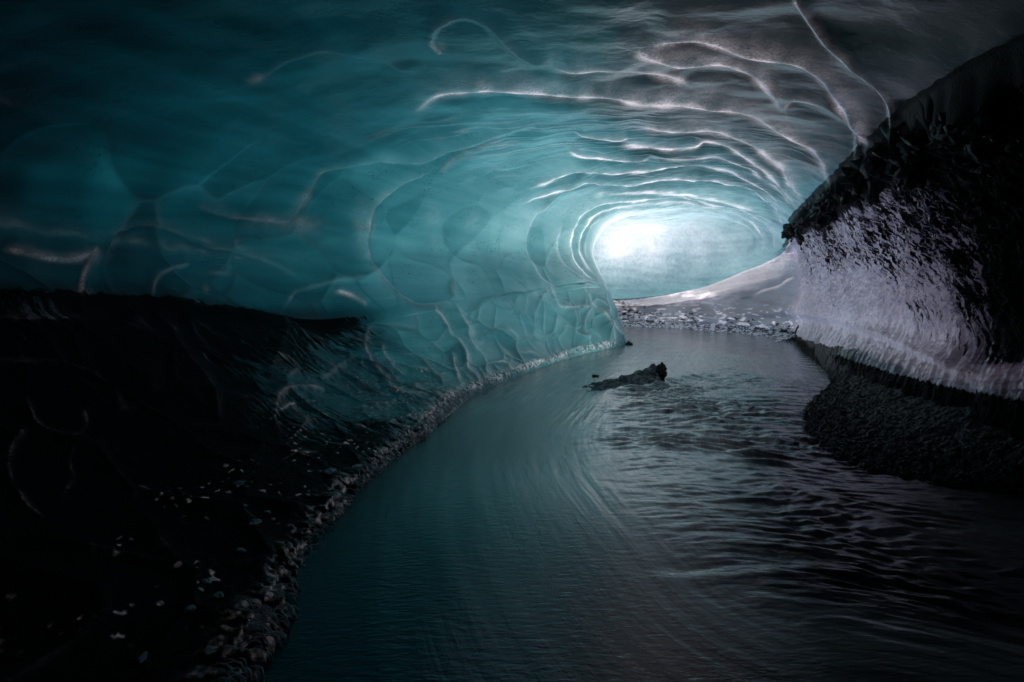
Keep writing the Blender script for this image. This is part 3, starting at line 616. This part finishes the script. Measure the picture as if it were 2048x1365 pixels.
# rapid below the mound
g1 = on_plane(1210, 790); g2 = on_plane(1420, 745)
dv = (g2 - g1)[:2]; Ln = np.linalg.norm(dv); dv /= Ln; sx = (WX - g1[0]) * dv[0] + (WY - g1[1]) * dv[1]; sy = -(WX - g1[0]) * dv[1] + (WY - g1[1]) * dv[0]
sy = sy + .12 * perlin(WX * 2, WY * 2, 1)
h += .030 * np.exp(-(sy / .10)**2) * smooth(-.5, .3, sx) * (1 - smooth(Ln * .7, Ln * 1.4, sx)) - .022 * np.exp(-((sy + .2) / .12)**2) * smooth(-.5, .3, sx) * (1 - smooth(Ln * .6, Ln * 1.2, sx))
# a long low swell added to tilt reflections: brighter beyond its crest, darker before it
h += .135 * np.exp(-((WY - 2.75) / 1.2)**2) * np.exp(-((WX - .45) / 1.5)**4)
WP = np.stack([WX, WY, h], -1)
sheen = 1.3 * np.exp(-(np.maximum(inner - .30, 0) / .9 + np.maximum(.30 - inner, 0) / .34)**2) * smooth(6.2, 4.4, WY) * smooth(1.9, 3.4, WY) + .9 * np.exp(-((inner + .02) / .30)**2) * smooth(4.2, 2.6, WY) * smooth(1.3, 1.9, WY) + .30 * smooth(4.4, 6, WY)  # silvery reflection painted along the current as a pale base colour
flow = np.stack([inner, al, sheen], -1)
wm, wt = new_mat('glacial_melt_water')
wpos = wt.n('ShaderNodeNewGeometry').outputs['Position']
fl = wt.attr('flow').outputs['Vector']
wb_ = wt.math('ADD', wt.math('MULTIPLY', wt.noise(wt.mapping(fl, (30, 2.2, 1)), 1.0, 4, .6), .7), wt.math('MULTIPLY', wt.noise(wt.mapping(wpos, (14, 34, 1)), 1.0, 3, .6), .25))
micro = wt.noise(wt.mapping(wpos, (13, 46, 1)), 1.0, 4, .65)
wn0 = wt.bump(micro, 1.0, .0034)
wn = wt.bump(wt.math('MULTIPLY', wb_, wt.mapr(wt.noise(wpos, 1.1, 3), .35, .65, .15, 1.0)), .25, .02, wn0)
silt = wt.mix(wt.noise(wt.mapping(fl, (5, .9, 1)), 1.0, 5, .65), (.002, .004, .005, 1), (.018, .030, .032, 1))
sheen_f = wt.n('ShaderNodeSeparateXYZ', ins={0: fl}).outputs[2]
sheen_f = wt.math('MULTIPLY', sheen_f, wt.mapr(wt.noise(wt.mapping(fl, (20, 1.7, 1)), 1.0, 5, .68), .36, .64, .28, 1.0))
silt = wt.mix(wt.math('MINIMUM', sheen_f, 1.0), silt, (.80, .82, .82, 1))  # painted reflection whitens the silty colour
wp_ = wt.n('ShaderNodeBsdfPrincipled', ins={'Base Color': silt, 'Roughness': .15, 'IOR': 2.0, 'Normal': wn})
wt.n('ShaderNodeOutputMaterial', ins={0: wp_.outputs[0]})
water = grid_mesh('water', WP, wm, vec_attrs={'flow': flow}); tag(water, kind='structure')

# ------------------------------------------------------------------ gravel banks
gvm, gv = new_mat('wet_black_gravel')
gpos = gv.n('ShaderNodeNewGeometry').outputs['Position']
vor = gv.n('ShaderNodeTexVoronoi', ins={'Vector': gpos, 'Scale': 45.0})
hh = gv.math('ADD', gv.math('MULTIPLY', vor.outputs['Distance'], -1.0), gv.noise(gpos, 120, 3, .7))
gcol = gv.mix(gv.mapr(gv.noise(gpos, 35, 4, .7), .5, .7), (.007, .007, .008, 1), (.03, .03, .032, 1))
gpn = gv.n('ShaderNodeBsdfPrincipled', ins={'Base Color': gcol, 'Roughness': gv.mapr(gv.noise(gpos, 80, 2), .3, .7, .25, .7), 'Normal': gv.bump(hh, .9, .02)})
gv.n('ShaderNodeOutputMaterial', ins={0: gpn.outputs[0]})

wl_px = [(1541,664),(1570,673),(1600,692),(1630,718),(1655,748),(1662,768),(1636,786),(1606,812),(1598,842),(1606,872),(1645,908),(1720,940),(1850,968),(2060,1000)]
WLn = [on_plane(*q) for q in wl_px]
WLn = [(7.0, 13.3, 0)] + WLn[1:] + [(3.05, 2.2, 0), (3.0, .6, 0), (2.7, -3, 0)]
foot_t = [10.0, 9.75, 9.2, 8.3, 7.2, 6.5, 6.1, 5.7, 5.45, 5.25, 5.0, 4.75, 4.4, 4.0, 3.2, 2.2, 1.0]
FT = spline(spline(CG, np.array(foot_t), 0), np.array([12.0]), 1)[:, 0]
FT[:, 2] = [.06, .09, .12, .17, .24, .28, .30, .32, .33, .34, .36, .38, .40, .44, .46, .5, .5]
WLn = np.array(WLn, float)
tt = np.concatenate([np.linspace(0, 5, 160, endpoint=False), np.linspace(5, 13, 520, endpoint=False), np.linspace(13, len(WLn) - 1, 60)])
A_ = spline(WLn, tt, 0); F_ = spline(FT, tt, 0)
F_ = F_ + (F_ - A_) / (np.linalg.norm(F_ - A_, axis=1)[:, None] + .01) * .30
sgrid = np.concatenate([[-.12], np.linspace(0, 1, 230)**1.25])
BK = A_[:, None] * (1 - sgrid[None, :, None]) + F_[:, None] * sgrid[None, :, None]
dist = np.linalg.norm(BK[..., :2] - A_[:, None, :2], axis=-1)
nz = fbm(BK[..., 0] * 14, BK[..., 1] * 14, 0, 4, .65); nz2 = fbm(BK[..., 0] * 2.2, BK[..., 1] * 2.2, 0, 3)
BK[..., 2] = -.03 + .035 * smooth(0, .08, dist) + F_[:, None, 2] * np.clip(sgrid, 0, 1)[None]**1.9 + .016 * nz * smooth(0, .05, dist) + .02 * nz * smooth(0, .05, dist) * smooth(1.2, .2, dist) + .04 * nz2 * smooth(0, .5, dist)
BK[:, 0, 2] = -.15
bank = grid_mesh('gravel_bank', BK, gvm); tag(bank, 'black gravel bank along the foot of the right wall', 'bank', kind='structure')

# far icy shore at the foot of the far wall
fm, ft = new_mat('frosted_gravel')
fpos = ft.n('ShaderNodeNewGeometry').outputs['Position']
fmask = ft.mapr(ft.noise(fpos, 9, 4, .8), .46, .56)
fp = ft.n('ShaderNodeBsdfPrincipled', ins={'Base Color': ft.mix(fmask, (.03, .03, .035, 1), (.75, .76, .85, 1)), 'Roughness': .35, 'Normal': ft.bump(ft.noise(fpos, 22, 4, .7), .9, .06)})
ftr = ft.n('ShaderNodeBsdfTranslucent', ins={'Color': ft.mix(fmask, (0, 0, 0, 1), (.6, .62, .7, 1))})
fa_ = ft.n('ShaderNodeAddShader', ins={0: fp.outputs[0], 1: ftr.outputs[0]}); ft.n('ShaderNodeOutputMaterial', ins={0: fa_.outputs[0]})
tf = np.linspace(9.3, 13.9, 420)
Ff = spline(spline(CG, tf, 0), np.array([12.0]), 1)[:, 0]; Cf = spline(spline(CG, tf, 0), np.array([1.0]), 1)[:, 0]
dirn = (Cf - Ff); dirn[:, 2] = 0; dirn /= np.linalg.norm(dirn, axis=1)[:, None]
sw = np.linspace(-.3, 1, 40); wid = .55 + .25 * perlin(tf * 3, 0, 0)
FS = Ff[:, None] + dirn[:, None] * (sw[None, :, None] * wid[:, None, None])
FS[..., 2] = .16 * (1 - np.clip(sw, 0, 1)[None])**1.0 - .02 + .05 * fbm(FS[..., 0] * 5, FS[..., 1] * 5, 0, 4, .7) * (1 - np.clip(sw, 0, 1)[None]) 
shore = grid_mesh('icy_shore', FS, fm); tag(shore, 'strip of frosted gravel at the foot of the far wall', 'shore', kind='structure')

# ------------------------------------------------------------------ loose ice along the left bank
im, it = new_mat('white_rim_ice')
ipos = it.n('ShaderNodeNewGeometry').outputs['Position']
ip = it.n('ShaderNodeBsdfPrincipled', ins={'Base Color': it.mix(it.noise(ipos, 40, 3), (.72, .68, .74, 1), (.95, .92, .95, 1)), 'Roughness': .10, 'IOR': 1.45})
itr = it.n('ShaderNodeBsdfTranslucent', ins={'Color': (.45, .6, .62, 1)})
ix = it.n('ShaderNodeMixShader', ins={0: .35, 1: ip.outputs[0], 2: itr.outputs[0]}); it.n('ShaderNodeOutputMaterial', ins={0: ix.outputs[0]})

def surf(u, v):
    """point and normal of the displaced wall at fractional station / profile index"""
    i = min(int(np.searchsorted(TU, u)), nu - 2); j = min(int(np.searchsorted(TV, v)), nv - 2)
    return P[i, j], N[i, j]
def tubes(paths, radii, sides=5):
    V, F = [], []; o = 0
    for p, r in zip(paths, radii):
        p = np.asarray(p); n = len(p)
        T = np.gradient(p, axis=0); T /= np.linalg.norm(T, axis=1)[:, None] + 1e-9
        a = np.cross(T, [0.3, .2, 1.0]); a /= np.linalg.norm(a, axis=1)[:, None] + 1e-9; b = np.cross(T, a)
        ang = np.linspace(0, 2 * math.pi, sides, endpoint=False)
        ringv = p[:, None] + (np.cos(ang)[None, :, None] * a[:, None] + np.sin(ang)[None, :, None] * b[:, None]) * np.asarray(r)[:, None, None]
        V.append(ringv.reshape(-1, 3))
        for k in range(n - 1):
            for m in range(sides):
                F.append((o + k * sides + m, o + k * sides + (m + 1) % sides, o + (k + 1) * sides + (m + 1) % sides, o + (k + 1) * sides + m))
        o += n * sides
    return np.concatenate(V), np.array(F)
paths, radii = [], []
ulo, uhi = np.interp([1.2, 9.5], CG[:9, 1, 1], np.arange(9))
for k in range(1500):
    # denser towards the viewer along arc length
    Yk = 1.25 + 8.0 * rng.random()**1.6
    u = float(np.interp(Yk, CG[:9, 1, 1], np.arange(9)))
    clump = perlin(Yk * 5.0, 3.3, 1.0)
    if rng.random() > .55 + 1.1 * clump: continue
    v = 1.02 + .17 * rng.random()**1.3 * (1 + .8 * float(clump))
    p0, n0 = surf(u, v); p1, _ = surf(u, max(v - .12, .95)); p2, _ = surf(min(u + .12, 9), v)
    dn = p1 - p0; dn /= np.linalg.norm(dn) + 1e-9; al_ = p2 - p0; al_ /= np.linalg.norm(al_) + 1e-9
    L = (.03 + .07 * rng.random()) * (1.0 if Yk < 5 else .75)
    d = dn + al_ * rng.normal(0, .45); d /= np.linalg.norm(d)
    bend = al_ * rng.choice([-1, 1]) * rng.random() * .5
    tt_ = np.linspace(0, 1, 5)
    q_ = p0 + n0 * .004 + d * (L * (tt_[:, None] - .5)) + (bend * L) * (tt_[:, None] - .5)**2 * 1.6 + n0 * (L * .30) * np.sin(tt_ * math.pi)[:, None]
    r_ = (.0014 + .0026 * rng.random()) * np.array([.35, .9, 1.1, .8, .15])
    paths.append(q_); radii.append(r_)
V, F = tubes(paths, radii)
rimo = raw_mesh('ice_rim', V, F, im); tag(rimo, 'frosty rim of small curled ice claws along the left waterline', 'ice rim', kind='stuff')

def lump_mesh(rad, seed, squash=(1, 1, 1), sub=3, rough=.35, f=1.6):
    bm_ = __import__('bmesh').new(); __import__('bmesh').ops.create_icosphere(bm_, subdivisions=sub, radius=1.0)
    V = np.array([v.co[:] for v in bm_.verts]); F = np.array([[v.index for v in fc.verts] for fc in bm_.faces]); bm_.free()
    d = 1 + rough * fbm(V[:, 0] * f + seed, V[:, 1] * f, V[:, 2] * f, 3, .55)
    # a few flat broken faces
    r0 = np.random.default_rng(int(seed * 10)); 
    for _ in range(5):
        n_ = r0.normal(size=3); n_ /= np.linalg.norm(n_); lim = .62 + .2 * r0.random()
        pr = (V * n_).sum(1) * d; d = np.where(pr > lim, d * lim / np.maximum(pr, .01), d)
    return V * d[:, None] * np.array(squash) * rad, F
def nearest_surface(px, py, vmax=3.2):
    m = (TVg < vmax) & (PD > .3)
    dd = np.where(m, np.hypot(PX - px, PY - py) + PD * .5, 1e9); k = np.unravel_index(np.argmin(dd), dd.shape)
    return P[k], N[k]
frag_px = [(472,984,.030),(487,1024,.016),(535,1030,.022),(655,958,.042),(667,1005,.045),(714,937,.035),(737,921,.026),(785,908,.024),(831,867,.032),(482,1104,.026),(509,1058,.032),(377,1238,.022),(413,1173,.026),(436,1202,.022),(501,1276,.030),(283,1332,.020),(418,1315,.026),(690,1020,.020),(620,1040,.016),(560,1095,.016)]
frag_lab = ['ice fragment on the dark slope farthest left of the middle scatter', 'tiny ice fragment just below the leftmost one of the middle scatter', 'small ice fragment alone on black slope between middle and left scatter',
 'wide flat ice fragment high in the bright group on the dark slope', 'largest ice fragment, lower one of the bright pair on the slope', 'ice fragment above the bright pair, towards the waterline', 'ice fragment right of the bright pair, halfway to the ice rim',
 'ice fragment just above the ice rim, second nearest the teal bulge', 'ice fragment nearest the teal bulge, at the top of the ice rim', 'ice fragment at the lower left end of the middle scatter', 'ice fragment above the lower left end of the middle scatter',
 'lone ice fragment low on the black slope, left of the bottom cluster', 'upper ice fragment of the bottom left cluster', 'middle ice fragment of the bottom left cluster', 'ice fragment on the rim edge, upper one at the bottom', 'ice fragment on the rim edge, lowest one beside the water',
 'ice fragment at the bottom edge of the view, farthest left', 'ice fragment at the bottom edge of the view, near the rim', 'tiny ice fragment below the bright pair, close to the rim', 'tiny ice fragment left of the rim, below the bright pair', 'tiny ice fragment midway between the rim and middle scatter']
for k, (px, py, r_) in enumerate(frag_px):
    p0, n0 = nearest_surface(px, py)
    V, F = lump_mesh(r_, 3.1 + k * 1.7, (1.0, .6 + .3 * rng.random(), .42), 3, .5, 1.9)
    an = rng.random() * 6.28; c, s_ = math.cos(an), math.sin(an); V = np.stack([V[:, 0] * c - V[:, 1] * s_, V[:, 0] * s_ + V[:, 1] * c, V[:, 2]], -1)
    o = raw_mesh('ice_fragment', V, F, im, smooth_=False); o.location = tuple(p0 + n0 * r_ * .15)
    tag(o, frag_lab[k], 'ice fragment', 'ice fragments on the left slope')

# ------------------------------------------------------------------ mound and stones in the stream
mm, mt_ = new_mat('gravel_crusted_ice')
mpos = mt_.n('ShaderNodeNewGeometry').outputs['Position']
mk = mt_.mapr(mt_.noise(mt_.mapping(mpos, (22, 22, 60)), 1.0, 5, .8), .45, .55)
mk2 = mt_.mapr(mt_.noise(mpos, 5, 3), .30, .50)
mcol = mt_.mix(mt_.math('MULTIPLY', mk, mk2), (.02, .022, .022, 1), (.75, .82, .82, 1))
mp_ = mt_.n('ShaderNodeBsdfPrincipled', ins={'Base Color': mcol, 'Roughness': .3, 'Normal': mt_.bump(mt_.noise(mpos, 40, 5, .75), 1.0, .05)})
mt_.n('ShaderNodeOutputMaterial', ins={0: mp_.outputs[0]})
e0, e1 = np.array([.80, 6.15]), np.array([2.15, 7.15])
ax_ = (e1 - e0); Lm = np.linalg.norm(ax_); ax_ /= Lm; pr_ = np.array([-ax_[1], ax_[0]])
ga, gb = np.linspace(-.12, 1.06, 300), np.linspace(-1.25, 1.25, 220)
GA, GB = np.meshgrid(ga, gb, indexing='ij')
wid_ = .30 * np.sin(np.clip(GA, 0, 1)**.7 * math.pi).clip(0)**.6 + .06
XX = e0[0] + ax_[0] * GA * Lm + pr_[0] * GB * .42; YY = e0[1] + ax_[1] * GA * Lm + pr_[1] * GB * .42
prof = np.interp(GA, [-.12, 0, .3, .6, .82, .90, .97, 1.06], [-.05, -.01, .06, .12, .20, .20, .05, -.05])
cross = np.clip(1 - (np.abs(GB * .42) / wid_)**1.6, -.3, 1)
ZZ = np.where(cross > 0, prof * cross**.8, cross * .15) + .045 * fbm(XX * 9, YY * 9, 0, 5, .7) * np.clip(cross + .2, 0, 1) - .035
mound = grid_mesh('gravel_mound', np.stack([XX, YY, ZZ], -1), mm)
tag(mound, 'low mound of ice and gravel breaking the surface in the middle of the stream', 'mound')
rm, rt_ = new_mat('black_rock'); rpos = rt_.n('ShaderNodeNewGeometry').outputs['Position']
rp_ = rt_.n('ShaderNodeBsdfPrincipled', ins={'Base Color': rt_.mix(rt_.noise(rpos, 12, 4), (.008, .008, .009, 1), (.03, .028, .028, 1)), 'Roughness': .5, 'Normal': rt_.bump(rt_.noise(rpos, 50, 4, .7), .8, .02)})
rt_.n('ShaderNodeOutputMaterial', ins={0: rp_.outputs[0]})
def stone(px, py, r_, label, sq=(1, .8, .8), dz=0.0, seed=1.0, name='stone', cat='stone', z=0.0):
    V, F = lump_mesh(r_, seed, sq, 4, .55, 2.2)
    o = raw_mesh(name, V, F, rm); g = on_plane(px, py, z); o.location = (g[0], g[1], g[2] + dz); return tag(o, label, cat)
stone(1322, 764, .085, 'jagged black rock standing at the right end of the gravel mound', (.75, .7, 1.35), .13, 4.2, 'rock', 'rock')
stone(1192, 754, .045, 'small dark stone poking out of the water left of the mound', (1.3, .8, .6), .01, 7.7)
stone(1257, 690, .08, 'small dark stone at the foot of the ice corner', (1.2, .8, .7), .02, 9.9)
stone(1590, 888, .030, 'lone small pebble in the water beside the tip of the gravel bank', (1.3, .9, .5), .004, 12.1)

# black rubble frozen into the wall along its crest
V0 = []; F0 = []; o_ = 0
for k in range(230):
    u = 2.9 + 5.3 * rng.random()**.9; v = 9.02 + abs(rng.normal(0, .09)) + (.25 * rng.random() if k % 3 == 0 else 0)
    p0, n0 = surf(u, v); d_ = math.hypot(p0[0], p0[1])
    r_ = (.008 + .021 * rng.random()**2.6) * min(max(d_, 2.5), 6.0) * (1 - .55 * max(0, u - 6.5) / 1.7)
    V, F = lump_mesh(r_, 60 + k * 1.3, (1, .85, .75), 3, .95, 2.6)
    an = rng.random() * 6.28; ca, sa = math.cos(an), math.sin(an)
    V = np.stack([V[:, 0] * ca - V[:, 2] * sa, V[:, 1], V[:, 0] * sa + V[:, 2] * ca], -1) + p0 + n0 * r_ * .15
    V0.append(V); F0.append(F + o_); o_ += len(V)
rub = raw_mesh('frozen_rubble', np.concatenate(V0), np.concatenate(F0), rm)
tag(rub, 'black rubble frozen along the crest of the silty right wall', 'rubble', kind='stuff')

# loose gravel on the bank edge
V0 = []; F0 = []; o_ = 0
base = [lump_mesh(1.0, 20 + i * 3.3, (1, .8, .6), 1, .5, 1.5) for i in range(8)]
for k in range(5200):
    ti = int(np.clip(rng.random()**.8 * 600 + 100, 0, len(tt) - 1)); sj = int(abs(rng.normal(0, .30)) * 200)
    if sj > 225: continue
    c = BK[ti, max(1, sj)]
    if c[2] < -.04: continue
    V, F = base[k % 8]; r_ = .005 + .013 * rng.random()**2
    an = rng.random() * 6.28; ca, sa = math.cos(an), math.sin(an)
    V = np.stack([V[:, 0] * ca - V[:, 1] * sa, V[:, 0] * sa + V[:, 1] * ca, V[:, 2]], -1) * r_ + c + np.array([rng.normal(0, .012), rng.normal(0, .012), r_ * .2])
    V0.append(V); F0.append(F + o_); o_ += len(V)
gr = raw_mesh('loose_gravel', np.concatenate(V0), np.concatenate(F0), gvm, smooth_=False)
tag(gr, 'loose black gravel scattered over the bank edge', 'gravel', kind='stuff')
